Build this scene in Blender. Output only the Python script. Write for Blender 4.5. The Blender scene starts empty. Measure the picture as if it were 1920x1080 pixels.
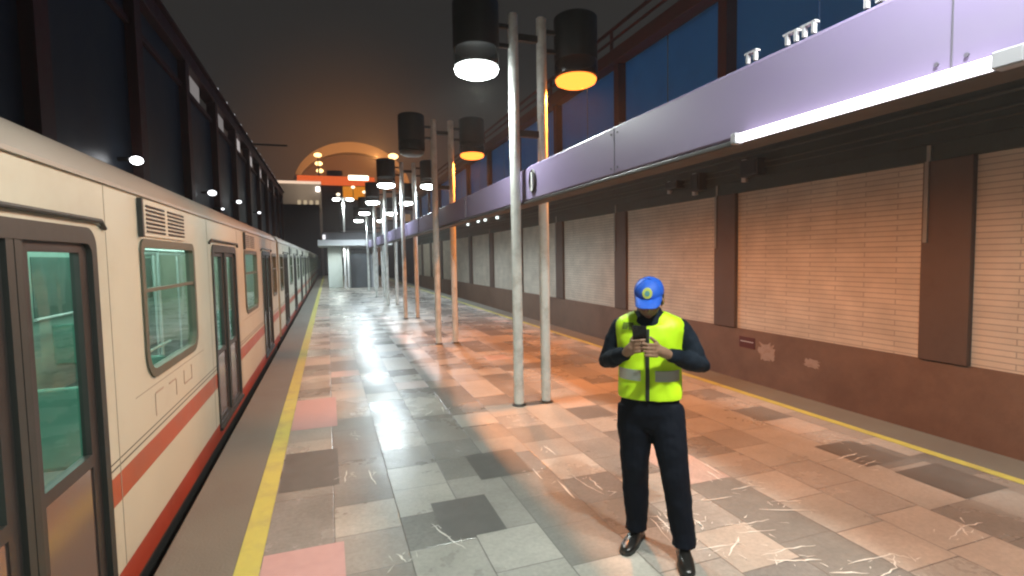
import bpy, bmesh, math, random
from mathutils import Vector, Matrix
R = math.radians
random.seed(7)
sc = bpy.context.scene
col = sc.collection

# ------------------------------------------------------------------ camera
cam = bpy.data.objects.new('camera', bpy.data.cameras.new('camera'))
col.objects.link(cam)
cam.data.sensor_width = 36.0
cam.data.lens = 36.0 * 975 / 1920
cam.data.clip_start = 0.05
cam.data.clip_end = 1500
cam.matrix_world = Matrix.Translation((0, 0, 1.8)) @ (Matrix.Rotation(R(-19.4), 4, 'Z') @ Matrix.Rotation(R(90 - 3.48), 4, 'X') @ Matrix.Rotation(R(-1.03), 4, 'Z'))
sc.camera = cam

# ------------------------------------------------------------------ night sky
W = bpy.data.worlds.new('World'); sc.world = W; W.use_nodes = True
nt = W.node_tree; nt.nodes.clear()
def wn(t, **k):
    n = nt.nodes.new(t)
    for a, b in k.items(): setattr(n, a, b)
    return n
tc = wn('ShaderNodeTexCoord')
nrm = wn('ShaderNodeVectorMath', operation='NORMALIZE'); nt.links.new(tc.outputs['Generated'], nrm.inputs[0])
dot = wn('ShaderNodeVectorMath', operation='DOT_PRODUCT'); nt.links.new(nrm.outputs[0], dot.inputs[0])
gd = Vector((0.05, 1.0, 0.13)).normalized(); dot.inputs[1].default_value = gd
mr = wn('ShaderNodeMapRange', interpolation_type='LINEAR')
pw = wn('ShaderNodeMath', operation='POWER'); pw.inputs[1].default_value = 4.0
mr.inputs['From Min'].default_value = 0.94; mr.inputs['From Max'].default_value = 1.0
nt.links.new(dot.outputs['Value'], mr.inputs['Value'])
nz = wn('ShaderNodeTexNoise'); nz.inputs['Scale'].default_value = 2.2; nz.inputs['Detail'].default_value = 4
nt.links.new(nrm.outputs[0], nz.inputs['Vector'])
base = wn('ShaderNodeMix', data_type='RGBA'); base.inputs['A'].default_value = (.017, .0155, .0135, 1); base.inputs['B'].default_value = (.028, .025, .021, 1)
nt.links.new(nz.outputs['Fac'], base.inputs['Factor'])
glow = wn('ShaderNodeMix', data_type='RGBA', blend_type='ADD'); glow.inputs['B'].default_value = (.12, .042, .006, 1)
nt.links.new(mr.outputs['Result'], pw.inputs[0]); nt.links.new(pw.outputs[0], glow.inputs['Factor']); nt.links.new(base.outputs['Result'], glow.inputs['A'])
dot2 = wn('ShaderNodeVectorMath', operation='DOT_PRODUCT'); nt.links.new(nrm.outputs[0], dot2.inputs[0]); dot2.inputs[1].default_value = Vector((1, 0, .1)).normalized()
mr2 = wn('ShaderNodeMapRange', interpolation_type='SMOOTHSTEP'); mr2.inputs['From Min'].default_value = .62; nt.links.new(dot2.outputs['Value'], mr2.inputs['Value'])
blue_fill = wn('ShaderNodeMix', data_type='RGBA', blend_type='ADD'); blue_fill.inputs['B'].default_value = (.04, .16, .42, 1)  # blue glow added to the sky out of view, backlights the blue panels
nt.links.new(mr2.outputs['Result'], blue_fill.inputs['Factor']); nt.links.new(glow.outputs['Result'], blue_fill.inputs['A']); glow = blue_fill
bg = wn('ShaderNodeBackground'); nt.links.new(glow.outputs['Result'], bg.inputs['Color']); bg.inputs['Strength'].default_value = 1.1
sky = wn('ShaderNodeTexSky', sky_type='NISHITA', sun_disc=False); sky.sun_elevation = R(-4); sky.sun_rotation = R(200)
bg2 = wn('ShaderNodeBackground'); bg2.inputs['Strength'].default_value = 0.004; nt.links.new(sky.outputs[0], bg2.inputs['Color'])
addn = wn('ShaderNodeAddShader'); nt.links.new(bg.outputs[0], addn.inputs[0]); nt.links.new(bg2.outputs[0], addn.inputs[1])
wo = wn('ShaderNodeOutputWorld'); nt.links.new(addn.outputs[0], wo.inputs['Surface'])

sc.view_settings.view_transform = 'Standard'; sc.view_settings.look = 'None'
sc.view_settings.exposure = 0.0; sc.view_settings.gamma = 1.0; sc.view_settings.use_curve_mapping = False
sc.cycles.use_denoising = True
sc.cycles.filter_width = 2.2
sc.cycles.max_bounces = 8
sc.cycles.sample_clamp_indirect = 4.0

# ------------------------------------------------------------------ materials
def mat(name, c, rough=.5, metal=0, var=.12, scale=6, bump=0, bscale=30, emit=None, es=0, alpha=1, spec=.5, coord='Object', stretch=(1, 1, 1), dirt=None, dirt_amt=0, dscale=1.5):
    m = bpy.data.materials.new(name); m.use_nodes = True
    t = m.node_tree; b = t.nodes['Principled BSDF']
    b.inputs['Base Color'].default_value = (*c, 1); b.inputs['Roughness'].default_value = rough
    b.inputs['Metallic'].default_value = metal; b.inputs['Alpha'].default_value = alpha
    b.inputs['Specular IOR Level'].default_value = spec
    L = t.links.new
    co = t.nodes.new('ShaderNodeTexCoord'); mp = t.nodes.new('ShaderNodeMapping'); mp.inputs['Scale'].default_value = stretch
    L(co.outputs[coord], mp.inputs['Vector'])
    if var:
        n = t.nodes.new('ShaderNodeTexNoise'); n.inputs['Scale'].default_value = scale; n.inputs['Detail'].default_value = 6
        n.inputs['Roughness'].default_value = .65
        L(mp.outputs[0], n.inputs['Vector'])
        x = t.nodes.new('ShaderNodeMix'); x.data_type = 'RGBA'
        x.inputs['A'].default_value = (*[v * (1 - var * 1.6) for v in c], 1); x.inputs['B'].default_value = (*[min(1, v * (1 + var * 1.2)) for v in c], 1)
        L(n.outputs['Fac'], x.inputs['Factor']); out = x.outputs['Result']
        if dirt_amt:
            n2 = t.nodes.new('ShaderNodeTexNoise'); n2.inputs['Scale'].default_value = dscale; n2.inputs['Detail'].default_value = 8; n2.inputs['Roughness'].default_value = .7
            L(mp.outputs[0], n2.inputs['Vector'])
            r2 = t.nodes.new('ShaderNodeMapRange'); r2.inputs['From Min'].default_value = .48; r2.inputs['From Max'].default_value = .72; r2.inputs['To Max'].default_value = dirt_amt
            L(n2.outputs['Fac'], r2.inputs['Value'])
            y = t.nodes.new('ShaderNodeMix'); y.data_type = 'RGBA'; y.inputs['B'].default_value = (*dirt, 1)
            L(out, y.inputs['A']); L(r2.outputs[0], y.inputs['Factor']); out = y.outputs['Result']
        L(out, b.inputs['Base Color'])
        rr = t.nodes.new('ShaderNodeMapRange'); rr.inputs['To Min'].default_value = max(.02, rough * .75); rr.inputs['To Max'].default_value = min(1, rough * 1.3)
        L(n.outputs['Fac'], rr.inputs['Value']); L(rr.outputs[0], b.inputs['Roughness'])
    if bump:
        n = t.nodes.new('ShaderNodeTexNoise'); n.inputs['Scale'].default_value = bscale; n.inputs['Detail'].default_value = 4
        L(mp.outputs[0], n.inputs['Vector'])
        bp = t.nodes.new('ShaderNodeBump'); bp.inputs['Strength'].default_value = bump; bp.inputs['Distance'].default_value = .01
        L(n.outputs['Fac'], bp.inputs['Height']); L(bp.outputs[0], b.inputs['Normal'])
    if emit:
        b.inputs['Emission Color'].default_value = (*emit, 1); b.inputs['Emission Strength'].default_value = es
    return m

def glass_mat(name, tint, rough=.03):
    m = bpy.data.materials.new(name); m.use_nodes = True
    t = m.node_tree; t.nodes.clear(); L = t.links.new
    o = t.nodes.new('ShaderNodeOutputMaterial'); mx = t.nodes.new('ShaderNodeMixShader')
    tr = t.nodes.new('ShaderNodeBsdfTransparent'); tr.inputs['Color'].default_value = (*tint, 1)
    g = t.nodes.new('ShaderNodeBsdfGlossy'); g.inputs['Roughness'].default_value = rough; g.inputs['Color'].default_value = (.9, .95, .95, 1)
    f = t.nodes.new('ShaderNodeFresnel'); f.inputs['IOR'].default_value = 1.5
    n = t.nodes.new('ShaderNodeTexNoise'); n.inputs['Scale'].default_value = 1.3
    bp = t.nodes.new('ShaderNodeBump'); bp.inputs['Strength'].default_value = .08; bp.inputs['Distance'].default_value = .05
    L(n.outputs['Fac'], bp.inputs['Height']); L(bp.outputs[0], g.inputs['Normal'])
    L(f.outputs[0], mx.inputs['Fac']); L(tr.outputs[0], mx.inputs[1]); L(g.outputs[0], mx.inputs[2]); L(mx.outputs[0], o.inputs['Surface'])
    return m

def floor_mat():
    m = bpy.data.materials.new('stone_slabs'); m.use_nodes = True
    t = m.node_tree; b = t.nodes['Principled BSDF']; L = t.links.new
    def N(ty, **k):
        n = t.nodes.new(ty)
        for a, v in k.items(): setattr(n, a, v)
        return n
    def M(op, a, bb=None):
        n = N('ShaderNodeMath', operation=op)
        for i, v in enumerate((a, bb)):
            if v is None: continue
            if isinstance(v, (int, float)): n.inputs[i].default_value = v
            else: L(v, n.inputs[i])
        return n.outputs[0]
    geo = N('ShaderNodeNewGeometry'); sp = N('ShaderNodeSeparateXYZ'); L(geo.outputs['Position'], sp.inputs[0])
    u = M('DIVIDE', M('ADD', sp.outputs[0], .455), .43)
    i = M('FLOOR', u); fu = M('FRACT', u)
    wi = N('ShaderNodeTexWhiteNoise', noise_dimensions='1D'); L(i, wi.inputs['W'])
    v = M('ADD', M('DIVIDE', sp.outputs[1], .44), wi.outputs['Value'])
    j = M('FLOOR', v); fv = M('FRACT', v)
    # some pairs of slabs merge into long ones
    j2 = M('FLOOR', M('DIVIDE', j, 2))
    cm = N('ShaderNodeCombineXYZ'); L(i, cm.inputs[0]); L(j2, cm.inputs[1])
    wm = N('ShaderNodeTexWhiteNoise', noise_dimensions='3D'); L(cm.outputs[0], wm.inputs['Vector'])
    longs = M('GREATER_THAN', wm.outputs['Value'], .8)
    jj = M('ADD', M('MULTIPLY', j, M('SUBTRACT', 1, longs)), M('MULTIPLY', M('ADD', M('MULTIPLY', j2, 2), .37), longs))
    cv = N('ShaderNodeCombineXYZ'); L(i, cv.inputs[0]); L(jj, cv.inputs[1]); cv.inputs[2].default_value = 3.7
    wh = N('ShaderNodeTexWhiteNoise', noise_dimensions='3D'); L(cv.outputs[0], wh.inputs['Vector'])
    cr = N('ShaderNodeValToRGB'); cr.color_ramp.interpolation = 'CONSTANT'
    cols = [(0, (.18, .172, .16)), (.08, (.27, .25, .225)), (.26, (.315, .295, .265)), (.36, (.185, .172, .155)), (.5, (.285, .268, .24)),
            (.62, (.225, .21, .19)), (.72, (.33, .29, .25)), (.77, (.165, .155, .14)), (.88, (.36, .28, .25)), (.91, (.30, .28, .25)), (.97, (.14, .135, .125))]
    el = cr.color_ramp.elements
    while len(el) < len(cols): el.new(.5)
    for e, (p, c) in zip(el, cols): e.position = p; e.color = (*c, 1)
    L(wh.outputs['Value'], cr.inputs[0])
    # mottling and dirt
    n1 = N('ShaderNodeTexNoise'); n1.inputs['Scale'].default_value = 1.1; n1.inputs['Detail'].default_value = 9; n1.inputs['Roughness'].default_value = .65
    n2 = N('ShaderNodeTexNoise'); n2.inputs['Scale'].default_value = 38; n2.inputs['Detail'].default_value = 5
    L(geo.outputs['Position'], n1.inputs['Vector']); L(geo.outputs['Position'], n2.inputs['Vector'])
    mm = N('ShaderNodeMix', data_type='RGBA', blend_type='MULTIPLY'); mm.inputs['Factor'].default_value = 1
    g1 = N('ShaderNodeMapRange'); g1.inputs['From Min'].default_value = .3; g1.inputs['From Max'].default_value = .7; g1.inputs['To Min'].default_value = 1.05; g1.inputs['To Max'].default_value = 1.65; L(n1.outputs['Fac'], g1.inputs[0])
    g2 = N('ShaderNodeMapRange'); g2.inputs['To Min'].default_value = .75; g2.inputs['To Max'].default_value = 1.25; L(n2.outputs['Fac'], g2.inputs[0])
    gg = M('MULTIPLY', g1.outputs[0], g2.outputs[0])
    L(cr.outputs[0], mm.inputs['A']); L(gg, mm.inputs['B'])
    # joints
    du = M('MULTIPLY', M('MINIMUM', fu, M('SUBTRACT', 1, fu)), .43)
    dv0 = M('MULTIPLY', M('MINIMUM', fv, M('SUBTRACT', 1, fv)), .44)
    fe = M('FRACT', M('DIVIDE', v, 2)); dv1 = M('MULTIPLY', M('MINIMUM', fe, M('SUBTRACT', 1, fe)), .88)
    dv = M('ADD', M('MULTIPLY', dv0, M('SUBTRACT', 1, longs)), M('MULTIPLY', dv1, longs))
    d = M('MINIMUM', du, dv)
    jr = N('ShaderNodeMapRange'); jr.inputs['From Min'].default_value = .0015; jr.inputs['From Max'].default_value = .006; L(d, jr.inputs[0])
    jm = N('ShaderNodeMix', data_type='RGBA'); jm.inputs['A'].default_value = (.17, .155, .14, 1); L(mm.outputs['Result'], jm.inputs['B']); L(jr.outputs[0], jm.inputs['Factor'])
    L(jm.outputs['Result'], b.inputs['Base Color'])
    rr = N('ShaderNodeMapRange'); rr.inputs['From Min'].default_value = .3; rr.inputs['From Max'].default_value = .7; rr.inputs['To Min'].default_value = .17; rr.inputs['To Max'].default_value = .31; L(n1.outputs['Fac'], rr.inputs[0])
    r3 = M('ADD', rr.outputs[0], M('MULTIPLY', wh.outputs['Value'], .12)); L(r3, b.inputs['Roughness'])
    sc3 = N('ShaderNodeSeparateColor'); L(wh.outputs['Color'], sc3.inputs[0])
    tilt = M('ADD', M('MULTIPLY', M('SUBTRACT', sc3.outputs[0], .5), M('MULTIPLY', fu, .0060)), M('MULTIPLY', M('SUBTRACT', sc3.outputs[1], .5), M('MULTIPLY', fv, .0060)))
    n3 = N('ShaderNodeTexNoise'); n3.inputs['Scale'].default_value = 7; n3.inputs['Detail'].default_value = 3; L(geo.outputs['Position'], n3.inputs['Vector'])
    h = M('ADD', M('ADD', tilt, M('MULTIPLY', n3.outputs['Fac'], .004)), M('ADD', M('MULTIPLY', n2.outputs['Fac'], .0006), M('MULTIPLY', jr.outputs[0], .0012)))
    bp = N('ShaderNodeBump'); bp.inputs['Distance'].default_value = 1.0; bp.inputs['Strength'].default_value = .8; L(h, bp.inputs['Height']); L(bp.outputs[0], b.inputs['Normal'])
    b.inputs['Specular IOR Level'].default_value = .45
    return m

def brick_mat():
    m = mat('pale_brick', (.55, .5, .43), .75, var=0)
    t = m.node_tree; b = t.nodes['Principled BSDF']; L = t.links.new
    g = t.nodes.new('ShaderNodeNewGeometry'); s = t.nodes.new('ShaderNodeSeparateXYZ'); c = t.nodes.new('ShaderNodeCombineXYZ')
    L(g.outputs['Position'], s.inputs[0]); L(s.outputs[1], c.inputs[0]); L(s.outputs[2], c.inputs[1])
    br = t.nodes.new('ShaderNodeTexBrick'); br.inputs['Scale'].default_value = 1
    br.inputs['Brick Width'].default_value = 1.1; br.inputs['Row Height'].default_value = .088; br.inputs['Mortar Size'].default_value = .008; br.inputs['Mortar Smooth'].default_value = .25
    br.inputs['Color1'].default_value = (.68, .60, .49, 1); br.inputs['Color2'].default_value = (.62, .545, .445, 1); br.inputs['Mortar'].default_value = (.40, .35, .295, 1)
    L(c.outputs[0], br.inputs['Vector'])
    n = t.nodes.new('ShaderNodeTexNoise'); n.inputs['Scale'].default_value = 1.7; n.inputs['Detail'].default_value = 8; L(g.outputs['Position'], n.inputs['Vector'])
    mr = t.nodes.new('ShaderNodeMapRange'); mr.inputs['From Min'].default_value = .3; mr.inputs['From Max'].default_value = .7; mr.inputs['To Min'].default_value = .84; mr.inputs['To Max'].default_value = 1.08; L(n.outputs['Fac'], mr.inputs[0])
    mx = t.nodes.new('ShaderNodeMix'); mx.data_type = 'RGBA'; mx.blend_type = 'MULTIPLY'; mx.inputs['Factor'].default_value = 1
    L(br.outputs['Color'], mx.inputs['A']); L(mr.outputs[0], mx.inputs['B']); L(mx.outputs['Result'], b.inputs['Base Color'])
    bp = t.nodes.new('ShaderNodeBump'); bp.inputs['Distance'].default_value = .012; bp.inputs['Strength'].default_value = .6; bp.invert = True
    L(br.outputs['Fac'], bp.inputs['Height']); L(bp.outputs[0], b.inputs['Normal'])
    return m

def emis(name, c, s):
    m = bpy.data.materials.new(name); m.use_nodes = True
    t = m.node_tree; t.nodes.clear()
    e = t.nodes.new('ShaderNodeEmission'); e.inputs['Color'].default_value = (*c, 1); e.inputs['Strength'].default_value = s
    o = t.nodes.new('ShaderNodeOutputMaterial'); t.links.new(e.outputs[0], o.inputs['Surface'])
    return m

FLOOR = floor_mat(); BRICK = brick_mat()
CREAM = mat('cream_paint', (.455, .46, .37), .38, var=.06, scale=2.5, bump=.06, bscale=5, dirt=(.30, .27, .20), dirt_amt=.4, dscale=1.1)
ORANGE = mat('orange_paint', (.34, .068, .026), .38, var=.12, scale=5, dirt=(.2, .06, .03), dirt_amt=.5)
REDSK = mat('red_skirt', (.30, .045, .022), .45, var=.18, scale=6, dirt=(.1, .03, .02), dirt_amt=.7)
ROOFM = mat('roof_grey', (.30, .28, .24), .42, var=.15, scale=3, stretch=(1, .25, 1))
RUBBER = mat('rubber', (.022, .026, .024), .5, var=.1)
DOORDARK = mat('door_dark', (.028, .025, .024), .4, var=.15, scale=4)
KICK = mat('kick_panel', (.30, .24, .22), .16, metal=.85, var=.08, scale=3)
GASKET = mat('gasket', (.085, .085, .06), .5, var=.15)
TEALG = glass_mat('tinted_glass', (.66, .84, .78))
TEALW = mat('interior_teal', (.22, .33, .29), .5, var=.08)
TEALF = mat('interior_floor', (.12, .13, .12), .5)
SEATM = mat('seat_green', (.10, .28, .22), .4)
STEEL = mat('steel', (.6, .6, .6), .25, metal=1, var=.05)
TRAINLIGHT = emis('train_light', (.75, 1, .88), 13)
CONC = mat('concrete_edge', (.155, .15, .125), .6, var=.14, scale=3, bump=.25, bscale=60, dirt=(.13, .11, .095), dirt_amt=.7, dscale=.9)
YELLOW = mat('yellow_paint', (.49, .47, .11), .5, var=.14, scale=9, dirt=(.27, .22, .13), dirt_amt=.6, dscale=4)
GLINT = mat('glint_white', (.80, .77, .71), .3, var=.1)
POSTM = mat('post_metal', (.66, .68, .66), .34, metal=0, var=.1, scale=8, dirt=(.2, .18, .15), dirt_amt=.5, dscale=5)
BLACK = mat('drum_black', (.006, .006, .006), .6, var=.1)
DRUMGLARE = mat('drum_glare', (.012, .012, .011), .3, var=0, alpha=.7)  # glare over the black drum of lit lamps, put in as a see-through tone
BEAMM = mat('beam_lilac', (.23, .185, .31), .42, var=.07, scale=1.5, stretch=(1, .4, 1), dirt=(.27, .25, .3), dirt_amt=.4, dscale=1.2)
BRACK = mat('bracket_white', (.62, .62, .62), .5, var=.08)
CLIPM = mat('clip_grey', (.34, .33, .36), .5, var=.08)
PINK = mat('pink_stone', (.50, .32, .31), .32, var=.12, scale=12)
DKST = mat('dark_stone', (.14, .132, .122), .3, var=.2, scale=9)
DARKM = mat('dark_metal', (.035, .032, .03), .5)
BROWNW = mat('brown_wall', (.21, .125, .085), .6, var=.22, scale=2, bump=.3, bscale=20, dirt=(.13, .07, .045), dirt_amt=.65, dscale=.8)
COLM = mat('column_brown', (.12, .078, .06), .6, var=.15, scale=3, dirt=(.06, .035, .03), dirt_amt=.5)
LINT = mat('lintel_dark', (.042, .056, .047), .6, var=.25, scale=2, dirt=(.025, .028, .022), dirt_amt=.7)
BLUEP = mat('blue_panel', (.075, .45, 1.0), .35, var=.15, scale=.9, dirt=(.06, .2, .45), dirt_amt=.6, dscale=.6)
_t = BLUEP.node_tree; _p = _t.nodes['Principled BSDF']; _o = [n for n in _t.nodes if n.type == 'OUTPUT_MATERIAL'][0]
_tr = _t.nodes.new('ShaderNodeBsdfTranslucent'); _tr.inputs['Color'].default_value = (.35, .6, .9, 1); _mx = _t.nodes.new('ShaderNodeMixShader'); _mx.inputs[0].default_value = .6
_t.links.new(_p.outputs[0], _mx.inputs[1]); _t.links.new(_tr.outputs[0], _mx.inputs[2]); _t.links.new(_mx.outputs[0], _o.inputs['Surface'])
REDST = mat('red_steel', (.12, .022, .016), .5, var=.25, scale=3)
NAVYP = mat('navy_panel', (.012, .019, .031), .45, var=.3, scale=.7)
DARKRED = mat('dark_red_steel', (.06, .012, .010), .5, var=.25, scale=3)
GROUND = mat('ballast', (.07, .06, .052), .9, var=.4, scale=14, bump=1, bscale=25)
DKBLD = mat('dark_building', (.06, .045, .042), .8, var=.2, scale=.5)
GREYB = mat('grey_facade', (.25, .22, .19), .8, var=.15, scale=.3)
KIOSKM = mat('kiosk_white', (.62, .63, .64), .5, var=.08)
KIOSKD = mat('kiosk_dark', (.055, .065, .075), .35, var=.15)
WLAMP = emis('white_lamp', (.93, 1, .97), 24)
OLAMP = emis('orange_lamp', (1, .23, .03), 3.4)
OFFL = mat('unlit_lens', (.05, .05, .05), .3)
TUBE = emis('tube_light', (1, .94, 1), 5)

# ------------------------------------------------------------------ mesh helpers
class MB:
    def __init__(s): s.v = []; s.f = []; s.m = []
    def add(s, vs, fs, mi=0):
        o = len(s.v); s.v += [tuple(v) for v in vs]; s.f += [tuple(i + o for i in f) for f in fs]; s.m += [mi] * len(fs); return s
    def box(s, x0, x1, y0, y1, z0, z1, mi=0, b=0):
        if b:
            bm = bmesh.new(); bmesh.ops.create_cube(bm, size=1)
            for v in bm.verts: v.co = Vector(((x0 + x1) / 2 + v.co.x * (x1 - x0), (y0 + y1) / 2 + v.co.y * (y1 - y0), (z0 + z1) / 2 + v.co.z * (z1 - z0)))
            bmesh.ops.bevel(bm, geom=bm.edges[:], offset=b, segments=2, affect='EDGES', profile=.5)
            bm.verts.index_update()
            r = s.add([v.co[:] for v in bm.verts], [[v.index for v in f.verts] for f in bm.faces], mi); bm.free(); return r
        v = [(x, y, z) for x in (x0, x1) for y in (y0, y1) for z in (z0, z1)]
        return s.add(v, [(0, 1, 3, 2), (4, 6, 7, 5), (0, 4, 5, 1), (2, 3, 7, 6), (0, 2, 6, 4), (1, 5, 7, 3)], mi)
    def rings(s, rings, mi=0, cap=True, closed=True):
        n = len(rings[0]); o = []
        vs = [p for r in rings for p in r]; fs = []
        for k in range(len(rings) - 1):
            for i in range(n if closed else n - 1):
                j = (i + 1) % n
                fs.append((k * n + i, k * n + j, (k + 1) * n + j, (k + 1) * n + i))
        if cap:
            fs.append(tuple(range(n))[::-1]); fs.append(tuple((len(rings) - 1) * n + i for i in range(n)))
        return s.add(vs, fs, mi)
    def lathe(s, prof, c=(0, 0, 0), n=24, mi=0):
        return s.rings([[(c[0] + r * math.cos(2 * math.pi * i / n), c[1] + r * math.sin(2 * math.pi * i / n), c[2] + z) for i in range(n)] for r, z in prof], mi)
    def tube(s, pts, rad, n=12, mi=0, flat=1.0):
        pts = [Vector(p) for p in pts]
        if not hasattr(rad, '__len__'): rad = [rad] * len(pts)
        rs = []; up = None
        for k, p in enumerate(pts):
            d = (pts[min(k + 1, len(pts) - 1)] - pts[max(k - 1, 0)]).normalized()
            if up is None: up = d.orthogonal().normalized()
            up = (up - d * up.dot(d)).normalized(); sd = d.cross(up)
            rs.append([tuple(p + up * rad[k] * math.cos(2 * math.pi * i / n) + sd * rad[k] * flat * math.sin(2 * math.pi * i / n)) for i in range(n)])
        return s.rings(rs, mi)
    def capsule(s, pts, rad, n=14, mi=0):
        """tapered limb with round ends"""
        pts = [Vector(p) for p in pts]; rad = list(rad)
        d0 = (pts[1] - pts[0]).normalized(); d1 = (pts[-1] - pts[-2]).normalized()
        P = [pts[0] - d0 * rad[0] * a for a in (.98, .8, .45)]; Q = [rad[0] * b for b in (.2, .6, .89)]
        P2 = [pts[-1] + d1 * rad[-1] * a for a in (.45, .8, .98)]; Q2 = [rad[-1] * b for b in (.89, .6, .2)]
        return s.tube(P + pts + P2, Q + rad + Q2, n, mi)
    def ell(s, c, r, mi=0, n=16, m=10, rot=None):
        rs = []
        for k in range(1, m):
            a = -math.pi / 2 + math.pi * k / m
            ring = [Vector((r[0] * math.cos(a) * math.cos(2 * math.pi * i / n), r[1] * math.cos(a) * math.sin(2 * math.pi * i / n), r[2] * math.sin(a))) for i in range(n)]
            if rot: ring = [rot @ p for p in ring]
            rs.append([tuple(Vector(c) + p) for p in ring])
        return s.rings(rs, mi)
    def build(s, name, mats, parent=None, smooth=False, loc=None):
        me = bpy.data.meshes.new(name); me.from_pydata(s.v, [], s.f)
        for m in (mats if isinstance(mats, (list, tuple)) else [mats]): me.materials.append(m)
        me.polygons.foreach_set('material_index', s.m)
        bm = bmesh.new(); bm.from_mesh(me); bmesh.ops.recalc_face_normals(bm, faces=bm.faces[:]); bm.to_mesh(me); bm.free()
        if smooth:
            me.polygons.foreach_set('use_smooth', [True] * len(me.polygons))
            if smooth != 'all': me.set_sharp_from_angle(angle=R(smooth if smooth is not True else 40))
        o = bpy.data.objects.new(name, me); col.objects.link(o)
        if parent: o.parent = parent
        if loc: o.location = loc
        return o

def tag(o, label=None, cat=None, group=None, kind=None):
    if label: o['label'] = label
    if cat: o['category'] = cat
    if group: o['group'] = group
    if kind: o['kind'] = kind
    return o
def empty(name, loc=(0, 0, 0), rz=0):
    o = bpy.data.objects.new(name, None); col.objects.link(o); o.location = loc; o.rotation_euler = (0, 0, rz); o.empty_display_size = .2; return o
KIDS = {}
def copy_tree(o, parent=None):
    c = o.copy(); col.objects.link(c)
    if parent: c.parent = parent
    for ch in [k for k in o.children]: copy_tree(ch, c)
    return c
def rrect(y0, y1, z0, z1, rad, n=6):
    """rounded rectangle outline in (y,z); rad = (bl, br, tr, tl)"""
    out = []
    for (cy, cz, a0, r) in ((y0, z0, 180, rad[0]), (y1, z0, 270, rad[1]), (y1, z1, 0, rad[2]), (y0, z1, 90, rad[3])):
        ox = cy + (r if cy == y0 else -r); oz = cz + (r if cz == z0 else -r)
        for k in range(n + 1):
            a = R(a0 + 90 * k / n); out.append((ox + r * math.cos(a), oz + r * math.sin(a)))
    return out

# ------------------------------------------------------------------ setting: ground, platform
g = MB().add([(-210, -60, -1.3), (210, -60, -1.3), (210, 260, -1.3), (-210, 260, -1.3)], [(0, 1, 2, 3)]).build('ground', GROUND); tag(g, 'dark stony ground under the tracks', 'ground', kind='structure')
PE0, PE1 = -1.02, 5.47
YS, YE = -4.0, 62.0
p = MB().box(PE0, PE1, YS, YE, -1.29, 0, b=.012).build('platform_base', CONC); tag(p, 'grey concrete platform edge beside the train', 'platform', kind='structure')
p = MB().add([(-.44, YS, .004), (4.90, YS, .004), (4.90, YE, .004), (-.44, YE, .004)], [(0, 1, 2, 3)]).build('platform_floor', FLOOR); tag(p, 'polished mixed grey stone slab platform floor', 'floor', kind='structure')
for x0, x1, lb in ((-.58, -.4405, 'yellow safety line beside the train'), (4.9005, 5.0, 'yellow safety line by the empty right track')):
    q = MB().add([(x0, YS, .006), (x1, YS, .006), (x1, YE, .006), (x0, YE, .006)], [(0, 1, 2, 3)]).build('safety_line', YELLOW); tag(q, lb, 'safety line', kind='structure')
# rails of the empty track on the right
for x in (6.3, 7.75):
    r_ = MB().box(x - .035, x + .035, YS, YE, -1.16, -1.14).box(x - .01, x + .01, YS, YE, -1.26, -1.161).box(x - .07, x + .07, YS, YE, -1.29, -1.261).build('track_rail', STEEL); tag(r_, 'steel rail of the empty track', 'rail', kind='structure')

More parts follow.
